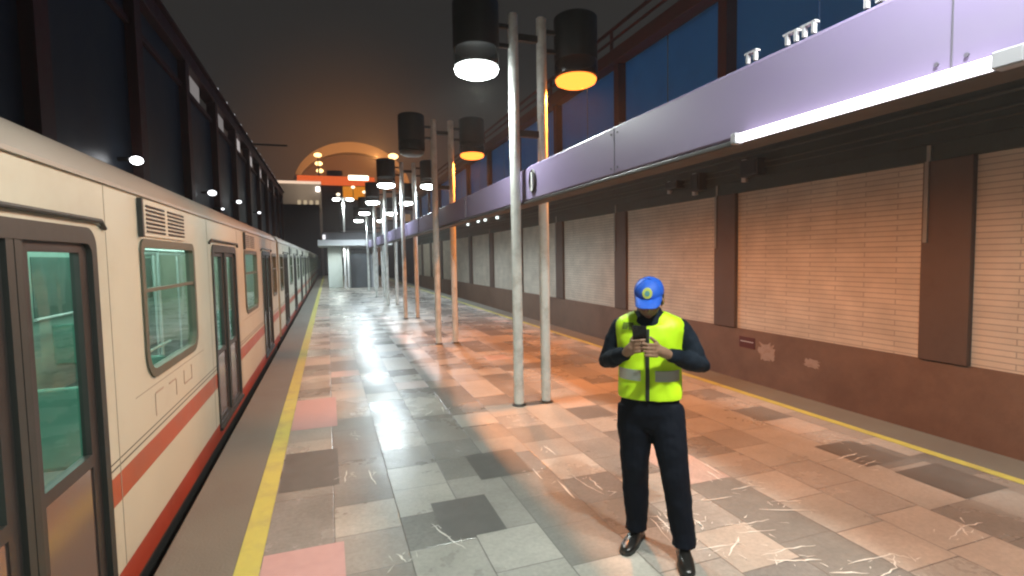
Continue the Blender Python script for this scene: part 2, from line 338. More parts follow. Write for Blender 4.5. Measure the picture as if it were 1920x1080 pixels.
for (x0, x1, y0, y1, m, lb) in ((-.435, .03, 2.6, 3.40, PINK, 'pink stone slab beside the yellow line'), (-.435, .03, 5.85, 7.1, PINK, 'salmon pink stone slab, farther along'), (.64, 1.05, 3.16, 3.7, DKST, 'dark stone slab'),
                                (4.15, 4.6, 3.0, 3.5, DKST, 'dark stone slab near the right line'), (4.25, 4.75, 2.35, 2.85, DKST, 'dark stone slab near the right edge'), (-.43, .02, 4.3, 5.15, DKST, 'dark stone slab by the yellow line'), (1.1, 1.55, 3.95, 4.5, DKST, 'dark stone slab')):
    q = MB().add([(x0, y0, .0055), (x1, y0, .0055), (x1, y1, .0055), (x0, y1, .0055)], [(0, 1, 2, 3)]).build('floor_slab', m); tag(q, lb, 'slab', kind='structure')
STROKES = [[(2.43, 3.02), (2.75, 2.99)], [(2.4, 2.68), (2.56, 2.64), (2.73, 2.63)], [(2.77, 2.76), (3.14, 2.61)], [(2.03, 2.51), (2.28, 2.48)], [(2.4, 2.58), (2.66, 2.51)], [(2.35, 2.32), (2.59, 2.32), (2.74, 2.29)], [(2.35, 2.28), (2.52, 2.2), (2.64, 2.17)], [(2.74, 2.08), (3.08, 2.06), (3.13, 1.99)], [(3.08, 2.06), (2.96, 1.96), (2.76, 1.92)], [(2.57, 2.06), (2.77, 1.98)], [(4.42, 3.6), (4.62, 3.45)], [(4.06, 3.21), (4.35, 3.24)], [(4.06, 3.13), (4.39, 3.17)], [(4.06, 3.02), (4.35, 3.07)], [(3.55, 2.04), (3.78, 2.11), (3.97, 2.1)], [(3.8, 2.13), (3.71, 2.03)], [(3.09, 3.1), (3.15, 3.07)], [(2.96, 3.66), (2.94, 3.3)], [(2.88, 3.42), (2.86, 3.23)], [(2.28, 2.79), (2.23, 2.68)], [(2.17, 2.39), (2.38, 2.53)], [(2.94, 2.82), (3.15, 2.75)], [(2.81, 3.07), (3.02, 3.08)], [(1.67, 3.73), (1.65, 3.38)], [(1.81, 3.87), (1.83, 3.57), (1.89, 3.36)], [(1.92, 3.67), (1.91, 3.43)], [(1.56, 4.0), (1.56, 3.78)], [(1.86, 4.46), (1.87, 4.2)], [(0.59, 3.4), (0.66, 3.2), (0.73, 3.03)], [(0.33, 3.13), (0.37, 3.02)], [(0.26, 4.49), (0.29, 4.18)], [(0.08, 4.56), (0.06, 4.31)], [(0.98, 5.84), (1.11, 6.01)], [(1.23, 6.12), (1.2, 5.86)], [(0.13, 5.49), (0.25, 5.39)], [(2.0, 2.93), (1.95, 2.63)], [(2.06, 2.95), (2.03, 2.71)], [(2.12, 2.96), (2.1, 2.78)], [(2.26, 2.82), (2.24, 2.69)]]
mb = MB()  # glints of lamp light on the slabs, painted as flat white strokes
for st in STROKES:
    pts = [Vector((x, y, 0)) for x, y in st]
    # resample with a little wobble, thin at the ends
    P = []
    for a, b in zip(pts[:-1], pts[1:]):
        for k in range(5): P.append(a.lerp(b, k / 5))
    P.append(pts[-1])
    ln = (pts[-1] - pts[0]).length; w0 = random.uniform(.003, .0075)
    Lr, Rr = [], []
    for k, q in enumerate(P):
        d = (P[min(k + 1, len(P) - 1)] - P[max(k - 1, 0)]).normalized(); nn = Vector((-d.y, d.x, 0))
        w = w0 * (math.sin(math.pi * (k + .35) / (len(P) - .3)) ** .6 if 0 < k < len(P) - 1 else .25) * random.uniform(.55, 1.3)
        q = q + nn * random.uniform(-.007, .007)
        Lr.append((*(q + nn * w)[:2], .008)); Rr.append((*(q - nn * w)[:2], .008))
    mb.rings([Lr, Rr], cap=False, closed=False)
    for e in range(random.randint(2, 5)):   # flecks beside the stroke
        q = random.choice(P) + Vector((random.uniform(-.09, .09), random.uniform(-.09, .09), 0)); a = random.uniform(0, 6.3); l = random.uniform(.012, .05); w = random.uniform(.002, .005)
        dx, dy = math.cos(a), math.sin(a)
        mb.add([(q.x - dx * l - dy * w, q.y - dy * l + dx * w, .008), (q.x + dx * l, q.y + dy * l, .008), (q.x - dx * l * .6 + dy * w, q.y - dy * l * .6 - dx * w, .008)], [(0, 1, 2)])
s_ = mb.build('painted_glints', GLINT); tag(s_, 'thin white glints of light painted on the slabs', 'painted glints', kind='stuff')

# ------------------------------------------------------------------ right station wall (beyond the empty track)
XW = 8.9; PITCH = 4.675; C0 = 5.28
wall = empty('station_wall', (XW, 0, 0)); tag(wall, 'tall wall of pale brick panels, brown columns and blue glazing across the empty track', 'wall')
def wpart(n, m, mb, **k): return mb.build(n, m, wall, loc=(-XW, 0, 0), **k)
WY0, WY1 = C0 - 2 * PITCH - .34, C0 + 11 * PITCH + .34
wpart('base_wall', BROWNW, MB().box(XW, XW + .4, WY0, WY1, -1.29, .05))
wpart('lintel', LINT, MB().box(XW - .02, XW + .4, WY0, WY1, 3.153, 4.2, b=.01).box(XW - .10, XW + .3, WY0, WY1, 4.203, 4.34, b=.01).box(XW - .06, XW - .023, WY0, WY1, 3.42, 3.47))
wpart('top_beam', REDST, MB().box(XW - .35, XW + .25, WY0, WY1, 7.75, 8.15, b=.02).box(XW - .35, XW - .30, WY0, WY1, 8.7, 8.8).box(XW - .35, XW - .29, WY0, WY1, 8.4, 8.46))
for k in range(-2, 12):
    y = C0 + k * PITCH
    wpart('column', COLM, MB().box(XW - .06, XW + .35, y - .34, y + .34, .053, 3.15, b=.012))
    mu = MB().box(XW - .12, XW + .2, y - .09, y + .09, 4.343, 7.747, b=.01)
    mu.box(XW - .16, XW - .121, y - .14, y + .14, 4.343, 7.747)
    mu.box(XW - .34, XW - .28, y - .05, y + .05, 8.153, 8.7)
    wpart('mullion', REDST, mu)
    if k < 11:
        wpart('brick_panel', BRICK, MB().box(XW + .03, XW + .3, y + .343, y + PITCH - .343, .053, 3.15))
        gl = MB()
        for q in range(2):
            a = y + .203 + q * (PITCH - .4) / 2
            gl.add([(XW + .05, a, 4.343), (XW + .05, a + (PITCH - .4) / 2 - .04, 4.343), (XW + .05, a + (PITCH - .4) / 2 - .04, 7.747), (XW + .05, a, 7.747)], [(0, 1, 2, 3)])
        wpart('blue_glazing', BLUEP, gl)
for z, rad in ((3.72, .022), (3.60, .016), (3.93, .03)):
    wpart('conduit', mat('conduit_grey', (.07, .08, .07), .5), MB().tube([(XW - .06, WY0, z), (XW - .06, WY1, z)], rad, 8))
for k in range(12):
    y = C0 + k * PITCH + .27
    wpart('conduit', mat('conduit_pale', (.30, .29, .26), .5), MB().box(XW - .09, XW - .063, y - .03, y + .03, 1.9, 3.15).box(XW - .05, XW - .0225, y - .03, y + .03, 3.155, 3.4))
# boxes hung on the lintel
for (y, z, w, h, lb) in ((9.0, 3.62, .5, .36, 'black loudspeaker box on the lintel right of the second column'), (10.75, 3.55, .34, .42, 'narrow black box on the lintel left of the second column'), (11.7, 3.6, .5, .2, 'flat dark box on the lintel, farther from the second column')):
    t = empty('wall_box', (XW - .02, y, z)); tag(t, lb, 'wall box', 'dark boxes on the lintel')
    MB().box(-.26, -.003, -w / 2, w / 2, -h / 2, h / 2, b=.015).build('housing', DARKM, t)
    MB().box(-.275, -.263, -w / 2 + .04, w / 2 - .04, -h / 2 + .04, h / 2 - .04).build('grille', BLACK, t)
    MB().box(-.1, -.003, w / 2 + .003, w / 2 + .12, -h / 2 - .08, h / 2 + .05, b=.008).build('bracket', BRACK, t)
for (y, z, w, h, lb) in ((8.72, -.36, .26, .24, 'ragged pale paper scrap beside the dark red notice on the brown wall'), (7.6, -.41, .22, .10, 'small pale paper patch low on the brown wall')):
    mb = MB(); n = 34; ring = []
    for i in range(n):
        a = 2 * math.pi * i / n; f = random.uniform(.55, 1.0)
        ring.append((XW - .006, y + w * f * math.copysign(abs(math.cos(a)) ** .6, math.cos(a)), z + h * f * math.copysign(abs(math.sin(a)) ** .6, math.sin(a))))
    mb.rings([ring, [(XW - .002, a, b) for _, a, b in ring]])
    o = mb.build('torn_poster', mat('poster_paper', (.44, .33, .27), .8, var=.3, scale=7, dirt=(.24, .13, .085), dirt_amt=.9, dscale=7)); tag(o, lb, 'poster')
o = MB().box(XW - .012, XW - .002, 9.04, 9.5, -.37, -.12).build('wall_notice', mat('notice_red', (.11, .025, .02), .6, var=.2)); tag(o, 'small dark red notice with a pale line on the brown wall', 'notice')
MB().box(XW - .016, XW - .0125, 9.08, 9.46, -.235, -.215).build('pale_line', BRACK, o)
for k, (y, z) in enumerate(((27.2, 3.95), (29.5, 3.98), (31.0, 4.0), (33.5, 3.97))):
    t = empty('wall_lamp', (XW - .02, y, z)); tag(t, ('small white lamp on the right wall lintel, %s of four' % ('nearest', 'second', 'third', 'farthest')[k]), 'wall lamp', 'small lamps on the right lintel')
    MB().box(-.14, -.003, -.12, .12, .05, .12).build('bracket', DARKM, t); MB().box(-.15, -.02, -.1, .1, -.09, .047, b=.02).build('lens', emis('small_lamp', (.9, 1, .97), 2.2), t)

# ------------------------------------------------------------------ left station wall (behind the train)
XL = -4.4
lw = empty('enclosure_wall', (XL, 0, 0)); tag(lw, 'tall dark wall of navy panels and red steel behind the train', 'wall')
def lpart(n, m, mb, **k): return mb.build(n, m, lw, loc=(-XL, 0, 0), **k)
LY1 = 60.0
lpart('base_wall', DKBLD, MB().box(XL - .4, XL, -3, LY1, -1.29, .3))
lpart('top_beam', DARKRED, MB().box(XL - .25, XL + .22, -3, LY1, 8.45, 8.9, b=.02).box(XL - .1, XL + .35, -3, LY1, 8.903, 8.97))
lpart('lower_beam', DARKRED, MB().box(XL - .2, XL + .06, -3, LY1, 7.6, 7.75).box(XL - .2, XL + .06, -3, LY1, 3.3, 3.5))
k = 0; y = .9
while y < LY1:
    lpart('column', DARKRED, MB().box(XL - .15, XL + .16, y - .17, y + .17, .303, 8.447, b=.01).box(XL + .163, XL + .2, y - .24, y + .24, .303, 8.447))
    y2 = y + 4.86
    if y2 < LY1 + 2:
        lpart('navy_panel', NAVYP, MB().box(XL - .1, XL - .04, y + .173, y2 - .173, .303, 3.297).box(XL - .1, XL - .04, y + .173, y2 - .173, 3.503, 7.597))
        if y > 18: lpart('lit_window', emis('lit_window', (.9, .82, .80), .22 if y < 30 else .5), MB().box(XL - .1, XL + .0, y + .9, y + 2.7 , 7.78, 8.42))
        else: lpart('upper_panel', NAVYP, MB().box(XL - .1, XL - .04, y + .173, y2 - .173, 7.753, 8.447))
    y = y2
for i in range(14):
    y = 25.5 + i * 2.1
    t = empty('eave_lamp', (XL + .2, y, 8.97)); tag(t, 'tiny white lamp in the row along the left roof edge', 'eave lamp', 'tiny lamps along the left eave')
    MB().box(-.03, .03, -.03, .03, .003, .1).build('stem', DARKM, t); MB().ell((0, 0, .17), (.07, .07, .07)).build('bulb', emis('eave_bulb', (.9, .9, .95), .7), t)
for i, (y, z, r_) in enumerate(((14.2, 4.16, .13), (22.5, 4.42, .15), (24.5, 4.0, .06), (28.9, 4.75, .12), (37.0, 4.9, .10))):
    t = empty('bulkhead_lamp', (XL, y, z))
    tag(t, ('bright round lamp low above the nearest carriage roof', 'round white lamp above the second carriage', 'faint small lamp just past the second bright lamp', 'small white lamp, third bright one along the dark wall', 'farthest white lamp on the dark wall')[i], 'wall lamp', 'lamps on the dark wall behind the train')
    MB().lathe([(.05, 0), (.05, .3)], n=10).build('arm', DARKM, t).rotation_euler = (0, R(90), 0)
    MB().ell((.36, 0, -.02), (r_, r_, r_ * .7)).build('globe', emis('globe_light', (.95, .97, 1), 12 if i == 0 else 3), t)
t = empty('bracket_arm', (XL, 38.5, 9.5)); tag(t, 'thin dark bracket arm reaching out from the left eave', 'bracket')
MB().box(-.05, 2.1, -.06, .06, -.05, .05).build('arm', DARKM, t); MB().box(-.06, .06, -.08, .08, -.9, -.053).build('stem', DARKM, t)

# ------------------------------------------------------------------ train
XT = -1.12
DOORC = [-1.765, 2.475, 6.745, 10.99]; DW = 1.46; DZ0, DZ1 = .08, 1.975
WINC = [-3.9 + .0, .36, 4.575, 8.84]; WW = 1.36; WZ0, WZ1 = 1.05, 1.945
CY0, CY1 = -3.9, 13.15
WINS = [(.36, WW), (4.565, WW), (8.86, WW), (-3.22, .9), (12.43, .9)]
def car_side(x, mats, bands, name, parent, inner=False):
    """side wall sheet with door and window openings"""
    mb = MB(); ys = {CY0, CY1}; zs = {b[0] for b in bands} | {bands[-1][1]}
    holes = []
    for c in DOORC: holes.append((c - DW / 2, c + DW / 2, DZ0, DZ1, (.03, .03, .10, .10)))
    for c, w in WINS: holes.append((c - w / 2, c + w / 2, WZ0, WZ1, (.17, .17, .07, .07)))
    for h in holes: ys |= {h[0] - .05, h[1] + .05}; zs |= {h[2] - .05, h[3] + .05} if h[2] > .5 else {DZ1 + .05}
    zs = sorted(z for z in zs if bands[0][0] <= z <= bands[-1][1]); ys = sorted(ys)
    def band(z):
        for i, b in enumerate(bands):
            if b[0] <= z < b[1]: return b[2]
        return bands[-1][2]
    for a, b in zip(ys[:-1], ys[1:]):
        for c, d in zip(zs[:-1], zs[1:]):
            my, mz = (a + b) / 2, (c + d) / 2
            if any(h[0] - .051 < my < h[1] + .051 and (h[2] - .051 if h[2] > .5 else -9) < mz < h[3] + .051 for h in holes): continue
            mb.add([(x, a, c), (x, b, c), (x, b, d), (x, a, d)], [(0, 1, 2, 3)], band(mz))
    for h in holes:
        if h[2] < .5:   # door: top corners only, sides down to the sill in coloured bands
            for s0, s1 in ((h[0] - .05, h[0]), (h[1], h[1] + .05)):
                zz = [z for z in zs if z < DZ1 - .1] + [DZ1 - .1]
                for c, d in zip(zz[:-1], zz[1:]):
                    mb.add([(x, s0, c), (x, s1, c), (x, s1, d), (x, s0, d)], [(0, 1, 2, 3)], band((c + d) / 2))
            mb.add([(x, h[0], bands[0][0]), (x, h[1], bands[0][0]), (x, h[1], h[2]), (x, h[0], h[2])], [(0, 1, 2, 3)], bands[0][2])
            z0 = DZ1 - .1; n = 8
            inn = [(h[0], z0)] + [(h[0] + .1 - .1 * math.cos(R(90 * k / n)), z0 + .1 * math.sin(R(90 * k / n))) for k in range(1, n + 1)]
            out = [(h[0] - .05, z0)] + [(h[0] - .05, z0 + .15 * k / (n / 2)) for k in range(1, n // 2 + 1)] + [(h[0] - .05 + .15 * k / (n / 2), DZ1 + .05) for k in range(1, n // 2 + 1)]
            for mir in (0, 1):
                f = (lambda y: h[0] + h[1] - y) if mir else (lambda y: y)
                mb.rings([[(x, f(a), b) for a, b in inn], [(x, f(a), b) for a, b in out]], band(DZ1), cap=False, closed=False)
            mb.add([(x, h[0] + .1, DZ1), (x, h[1] - .1, DZ1), (x, h[1] - .1, DZ1 + .05), (x, h[0] + .1, DZ1 + .05)], [(0, 1, 2, 3)], band(DZ1))
        else:
            inn = rrect(h[0], h[1], h[2], h[3], h[4]); R0 = (h[0] - .05, h[1] + .05, h[2] - .05, h[3] + .05)
            cy, cz = (h[0] + h[1]) / 2, (h[2] + h[3]) / 2; hw, hh = (R0[1] - R0[0]) / 2, (R0[3] - R0[2]) / 2
            out = []
            for a, b in inn:
                dy, dz = a - cy, b - cz; s = min(hw / max(1e-6, abs(dy)), hh / max(1e-6, abs(dz))); out.append([cy + dy * s, cz + dz * s])
            for q in range(4):
                ccy = R0[0] if q in (0, 3) else R0[1]; ccz = R0[2] if q < 2 else R0[3]
                kk = min(range(len(out)), key=lambda i: (out[i][0] - ccy) ** 2 + (out[i][1] - ccz) ** 2); out[kk] = [ccy, ccz]
            mb.rings([[(x, a, b) for a, b in inn], [(x, a, b) for a, b in out]], band(cz), cap=False)
    return mb.build(name, mats, parent)

car = empty('train_carriage', (XT, 0, 0))
def cpart(n, m, mb, parent=None, **k):
    return mb.build(n, m, parent or car, loc=(-XT, 0, 0) if parent is None else None, **k)
b = car_side(XT, [CREAM, REDSK, ORANGE, RUBBER], [(-.04, .125, 1), (.125, .50, 0), (.50, .655, 2), (.655, .69, 0), (.69, .70, 3), (.70, .725, 0), (.725, .733, 3), (.733, 2.235, 0)], 'body', car); b.location = (-XT, 0, 0)
prof = [(XT, 2.235), (XT - .012, 2.27), (XT - .045, 2.335), (XT - .10, 2.39), (XT - .19, 2.44), (XT - .36, 2.51), (XT - .7, 2.575), (XT - 1.25, 2.60)]
prof = prof + [(2 * (XT - 1.25) - x, z) for x, z in prof[-2::-1]]
rf = MB(); rf.rings([[(x, CY0, z) for x, z in prof], [(x, CY1, z) for x, z in prof]], cap=False, closed=False)
rf.box(XT - .004, XT + .016, CY0, CY1, 2.225, 2.245)
cpart('roof', ROOFM, rf, smooth=30)
XF = XT - 2.5
sh = MB(); sh.box(XF, XF + .04, CY0, CY1, -.04, 2.235); sh.box(XF + .05, XT - .01, CY0, CY0 + .03, -.04, 2.3); sh.box(XF + .05, XT - .01, CY1 - .03, CY1, -.04, 2.3)
cpart('end_wall', CREAM, sh)
cpart('underframe', DARKM, MB().box(XF + .1, XT - .06, CY0 + .1, CY1 - .1, -.75, -.05))
for y in (CY1, CY0 - .25): cpart('coupling', RUBBER, MB().box(XF + .8, XT - .8, y, y + .25, .1, 2.1, b=.03))
inn = MB(); inn.box(XF + .05, XF + .09, CY0 + .05, CY1 - .05, .1, 2.2)
cpart('interior_wall', TEALW, inn)
iw = car_side(XT - .05, [TEALW], [(.09, 2.2, 0)], 'interior_lining', car); iw.location = (-XT, 0, 0)
cpart('floor', TEALF, MB().box(XF + .1, XT - .06, CY0 + .05, CY1 - .05, .05, .1))
cpart('ceiling', mat('ceiling_pale', (.5, .62, .56), .6), MB().box(XF + .1, XT - .06, CY0 + .05, CY1 - .05, 2.2, 2.23))
for xx in (XF + .6, XT - .75):
    cpart('ceiling_light', TRAINLIGHT, MB().box(xx - .07, xx + .07, CY0 + .4, CY1 - .4, 2.14, 2.195))
DKP = mat('dark_pane', (.05, .12, .105), .08)
for c, w in WINS: cpart('far_window', DKP, MB().box(XF + .093, XF + .1, c - w / 2, c + w / 2, 1.08, 1.9))
for c in (.36, 4.565, 8.86):
    for s in (-.34, .34):
        for side in (0, 1):
            x0 = XF + .45 if side == 0 else XT - .45
            o = MB().box(x0 - .24, x0 + .24, c + s - .2, c + s + .2, .48, .55, b=.02).box(x0 - .24, x0 + .24, c + s + (.18 if s > 0 else -.22), c + s + (.22 if s > 0 else -.18), .5, 1.02, b=.015)
            cpart('seat', SEATM, o)
rl = MB()
for c in DOORC:
    for dy in (-.72, .72):
        for x in (XF + .85, XT - .85): rl.tube([(x, c + dy, .1), (x, c + dy, 2.19)], .018, 8)
for x in (XF + .85, XT - .85): rl.tube([(x, CY0 + .3, 1.95), (x, CY1 - .3, 1.95)], .018, 8)
for c in (.36, 4.565, 8.86): rl.tube([(XF + .2, c - .9, 1.12), (XF + .2, c + .9, 1.12)], .02, 8).tube([(XT - .2, c - .66, 1.12), (XT - .2, c + .66, 1.12)], .012, 8)
cpart('handrail', BRACK, rl)
for c, w in WINS:
    gk = MB(); o_ = rrect(c - w / 2 - .012, c + w / 2 + .012, WZ0 - .012, WZ1 + .012, (.18, .18, .08, .08)); i_ = rrect(c - w / 2 + .045, c + w / 2 - .045, WZ0 + .045, WZ1 - .045, (.13, .13, .04, .04))
    ring = [[(XT + .004, a, b) for a, b in o_], [(XT + .014, a, b) for a, b in o_], [(XT + .014, a, b) for a, b in i_], [(XT - .045, a, b) for a, b in i_]]
    gk.rings(ring, cap=False)
    zt = 1.62; gk.box(XT - .03, XT + .006, c - w / 2 + .04, c + w / 2 - .04, zt - .012, zt + .012)
    wd = cpart('window', GASKET, gk)
    pane = MB(); pp = rrect(c - w / 2 + .03, c + w / 2 - .03, WZ0 + .03, WZ1 - .03, (.15, .15, .05, .05))
    pane.add([(XT - .02, a, b) for a, b in pp], [tuple(range(len(pp)))]); pane.build('pane', TEALG, wd)
for c in (4.565 - .02, 8.86, .36):
    vt = MB(); y0, y1 = c - .64, c + .44; n = 7; zz = 1.985
    vt.box(XT + .003, XT + .012, y0, y1, zz - .01, zz + .215, 1)
    for y_a, y_b in ((y0 + .1, (y0 + y1) / 2 - .03), ((y0 + y1) / 2 + .05, y1 - .04)):
        for k in range(n):
            z = zz + .014 + k * .0275
            vt.box(XT + .013, XT + .017, y_a, y_b, z, z + .014, 0)
    vt.box(XT + .003, XT + .03, y0 - .03, y0, zz - .02, zz + .225, 2)
    cpart('vent', [BLACK, CREAM, RUBBER], vt)
for c in DOORC:
    df = MB()
    # jamb ring inside the opening + rain gutter above
    o_ = rrect(c - DW / 2 - .004, c + DW / 2 + .004, DZ0 - .004, DZ1 + .004, (.03, .03, .1, .1)); i_ = rrect(c - DW / 2 + .055, c + DW / 2 - .055, DZ0 + .03, DZ1 - .075, (.02, .02, .06, .06))
    df.rings([[(XT + .003, a, b) for a, b in o_], [(XT + .012, a, b) for a, b in o_], [(XT + .012, a, b) for a, b in i_], [(XT - .06, a, b) for a, b in i_]], cap=False)
    df.tube([(XT + .012, c - DW / 2 - .12, DZ1 + .01), (XT + .02, c - DW / 2 - .05, DZ1 + .045), (XT + .02, c + DW / 2 + .05, DZ1 + .045), (XT + .012, c + DW / 2 + .12, DZ1 + .01)], .012, 8)
    df.box(XT - .02, XT + .03, c - DW / 2, c + DW / 2, DZ0 - .035, DZ0 - .006)
    cpart('door_frame', RUBBER, df)
    for s in (-1, 1):
        y0, y1 = (c - DW / 2 + .05, c - .004) if s < 0 else (c + .004, c + DW / 2 - .05)
        wy0, wy1 = (y0 + .07, y1 - .13) if s < 0 else (y0 + .13, y1 - .09)
        lf = MB(); z0, z1 = DZ0 + .02, DZ1 - .07; a0, a1 = .86, z1 - .05
        x0, x1 = XT - .05, XT - .012
        lf.box(x0, x1, y0, wy0, z0, z1).box(x0, x1, wy1, y1, z0, z1).box(x0, x1, wy0, wy1, a1, z1).box(x0, x1, wy0, wy1, a0 - .06, a0).box(x0, x1, wy0, wy1, z0, z0 + .05)
        ym = y1 if s < 0 else y0
        lf.box(x1, x1 + .02, ym - (.05 if s < 0 else 0), ym + (.05 if s > 0 else 0), z0, z1, 1)
        ld = cpart('door_leaf', [DOORDARK, RUBBER], lf)
        MB().add([(x0 + .015, wy0, a0), (x0 + .015, wy1, a0), (x0 + .015, wy1, a1), (x0 + .015, wy0, a1)], [(0, 1, 2, 3)]).build('pane', TEALG, ld)
        MB().box(x0 + .01, x1 - .006, wy0, wy1, z0 + .05, a0 - .06).build('kick_panel', KICK, ld)
ps = MB()
for c in DOORC:
    for s in (-1, 1): ps.box(XT + .0005, XT + .002, c + s * (DW / 2 + .16) - .003, c + s * (DW / 2 + .16) + .003, .13, 2.22)
for c, w in WINS[:3]: ps.box(XT + .0005, XT + .002, c - .9, c + .9, .985, .991)
PSM = mat('seam_grey', (.29, .28, .23), .7)  # greyer tone of the thin panel joint lines
for i in range(0, len(ps.v), 8):
    q = MB(); q.add(ps.v[i:i + 8], ps.f[:6]); cpart('panel_seam', PSM, q)
# worn lettering traces below the window
mk = MB()
def stroke(y0, z0, y1, z1, w=.012):
    mk.box(XT + .002, XT + .004, min(y0, y1) - (w / 2 if y0 == y1 else 0), max(y0, y1) + (w / 2 if y0 == y1 else 0), min(z0, z1) - (w / 2 if z0 == z1 else 0), max(z0, z1) + (w / 2 if z0 == z1 else 0))
stroke(4.02, .78, 4.02, .93); stroke(4.03, .93, 4.2, .93); stroke(4.52, .8, 4.52, .92); stroke(4.34, .925, 4.51, .925); stroke(4.75, .83, 4.75, .94); stroke(4.76, .83, 4.98, .83); stroke(4.99, .82, 4.99, .94)
cpart('worn_marking', mat('worn_grey', (.36, .30, .24), .6), mk)

LAB = ['nearest cream carriage with orange stripe, doors beside the camera', 'second cream carriage from the camera, next to the red-lit slabs', 'third cream carriage along the platform', 'fourth cream carriage along the platform', 'farthest cream carriage, beside the shelter']
PITCHC = CY1 - CY0 + .5
for k in range(4):
    o = car if k == 0 else copy_tree(car)
    o.location = (XT, PITCHC * k, 0)
    tag(o, ('nearest cream carriage with orange stripe, its door filling the corner', 'second cream carriage, coupled ahead of the nearest one', 'third cream carriage, seen very foreshortened', 'farthest cream carriage, at the head beside the shelter')[k], 'train carriage', 'carriages of the train')

# ------------------------------------------------------------------ lamp posts and overhead beam
PX0, PX1 = 2.115, 2.47
def spot(name, parent, loc, color, power):
    l = bpy.data.lights.new(name, 'SPOT'); l.energy = power; l.color = color; l.spot_size = R(168); l.spot_blend = .35; l.shadow_soft_size = .07
    o = bpy.data.objects.new(name, l); col.objects.link(o); o.parent = parent; o.location = loc; return o
WC, OC, BC = (.92, 1.0, .94), (1.0, .28, .035), (.78, .92, 1.0)
def lamp_post(y, left, right, label):
    t = empty('lamp_post', (2.29, y, 0)); tag(t, label, 'lamp post', 'double lamp posts along the platform')
    for x in (PX0, PX1):
        w = .06
        MB().lathe([(w * .9, .026), (w, .03), (w, 4.585), (w * .75, 4.6)], (x - 2.29, 0, 0), 24).build('post', POSTM, t, smooth=40)
        MB().lathe([(.085, .005), (.085, .016), (.068, .024)], (x - 2.29, 0, 0), 20).build('base_plate', DARKM, t)
    for z in (4.30, 3.2): MB().box(PX0 - 2.29 + .057, PX1 - 2.29 - .057, -.03, .03, z, z + .075).build('cross_bar', DARKM, t)
    for dx, st in ((-.62, left), (.63, right)):
        h = MB().lathe([(.05, 4.665), (.24, 4.66), (.262, 4.64), (.262, 4.16), (.25, 4.14)], (dx, 0, 0), 32).build('lamp_head', BLACK, t, smooth=35)
        MB().lathe([(.255, 4.137), (.262, 4.12), (.262, 3.97), (.25, 3.95)], (dx, 0, 0), 32).build('shade', DRUMGLARE if st else BLACK, h, smooth=35)
        MB().lathe([(.23, 3.945), (.25, 3.925), (.235, 3.885), (.17, 3.855), (.08, 3.84), (.01, 3.836)], (dx, 0, 0), 32).build('lens', {'w': WLAMP, 'o': OLAMP, None: OFFL}[st], h, smooth=60)
        xa = (PX0 if dx < 0 else PX1) - 2.29; s = -1 if dx < 0 else 1
        for z in (4.42, 4.2): MB().box(min(xa + s * .057, dx - s * .265), max(xa + s * .057, dx - s * .265), -.02, .02, z, z + .045).build('arm', DARKM, t)
        if st: spot('lamp_light', t, (dx, 0, 3.80), (1.0, .95, .84) if st == 'o' and y < 2 else OC if st == 'o' else WC if y < 12 else BC, POW[st] * ({'w': 1.15, 'o': .56}[st] if y < 2 else .8 if y > 12 else .72 if st == 'w' else 1))
    return t
POW = {'w': 430, 'o': 760}
LP = [(.80, 'w', 'o', 'lamp post pair just out of view beside the camera'),
      (5.82, 'w', 'o', 'nearest lamp post pair, one white and one orange lamp'),
      (10.65, None, 'o', 'second lamp post pair, only its orange lamp lit'),
      (15.55, 'w', 'w', 'third lamp post pair from the camera, first with two white lamps'),
      (20.4, 'w', 'w', 'fourth lamp post pair, between the third pair and the shelter'),
      (25.25, 'w', 'w', 'fifth lamp post pair, second from the shelter'),
      (30.1, 'w', 'w', 'sixth lamp post pair, closest to the shelter')]
for a in LP: lamp_post(*a)
# tall lamp behind the shelter
t = empty('tall_lamp', (1.4, 47, 0)); tag(t, 'tall double white lamp rising behind the shelter roof', 'lamp post')
MB().tube([(0, 0, .005), (0, 0, 7.0)], .09, 12).build('post', KIOSKM, t); MB().box(-.55, .55, -.04, .04, 7.003, 7.08).build('arm', KIOSKM, t)
for dx in (-.55, .55):
    MB().ell((dx, 0, 6.9), (.3, .3, .12)).build('lamp_head', WLAMP, t)
spot('lamp_light', t, (0, -.3, 6.6), WC, 900)

BX0, BX1, BZ0, BZ1 = 2.215, 2.365, 2.44, 2.835
beam = empty('overhead_beam', (2.29, 0, BZ0)); tag(beam, 'long lilac metal beam running between the lamp posts', 'beam')
bm_ = MB()
ys = [-2.0, 5.68, 5.7, 32.5]
bm_.box(BX0, BX1, -2, 5.64, BZ0, BZ1, b=.02); bm_.box(BX0 + .01, BX1 - .01, 5.645, 32.5, BZ0 + .01, BZ1 - .01, b=.015)
bm_.build('beam_body', BEAMM, beam, loc=(-2.29, 0, -BZ0))
MB().box(BX0 - .02, BX1 + .02, -2, 32.5, BZ0 - .035, BZ0 - .003, b=.008).build('lower_flange', DARKM, beam, loc=(-2.29, 0, -BZ0))
for y in (2.31, 2.05, 1.95, 1.64, 1.57):
    MB().box(BX0 + .0, BX0 + .02, y - .04, y - .025, BZ1 + .002, BZ1 + .05).box(BX0, BX0 + .02, y + .012, y + .027, BZ1 + .002, BZ1 + .05).box(BX0, BX0 + .03, y - .045, y + .04, BZ1 + .0505, BZ1 + .060).build('clip', CLIPM, beam, loc=(-2.29, 0, -BZ0))
bj = MB()
for q in range(14):
    y = -1.1 + 2.42 * q
    if abs(y - 5.64) > .3:
        bj.box(BX0 - .003, BX0 + .012, y - .003, y + .003, BZ0 + .02, BZ1 - .02)
        for z in (BZ0 + .06, BZ1 - .06):
            for d_ in (-.05, .05): bj.tube([(BX0 + .012, y + d_, z), (BX0 - .006, y + d_, z)], .009, 6)
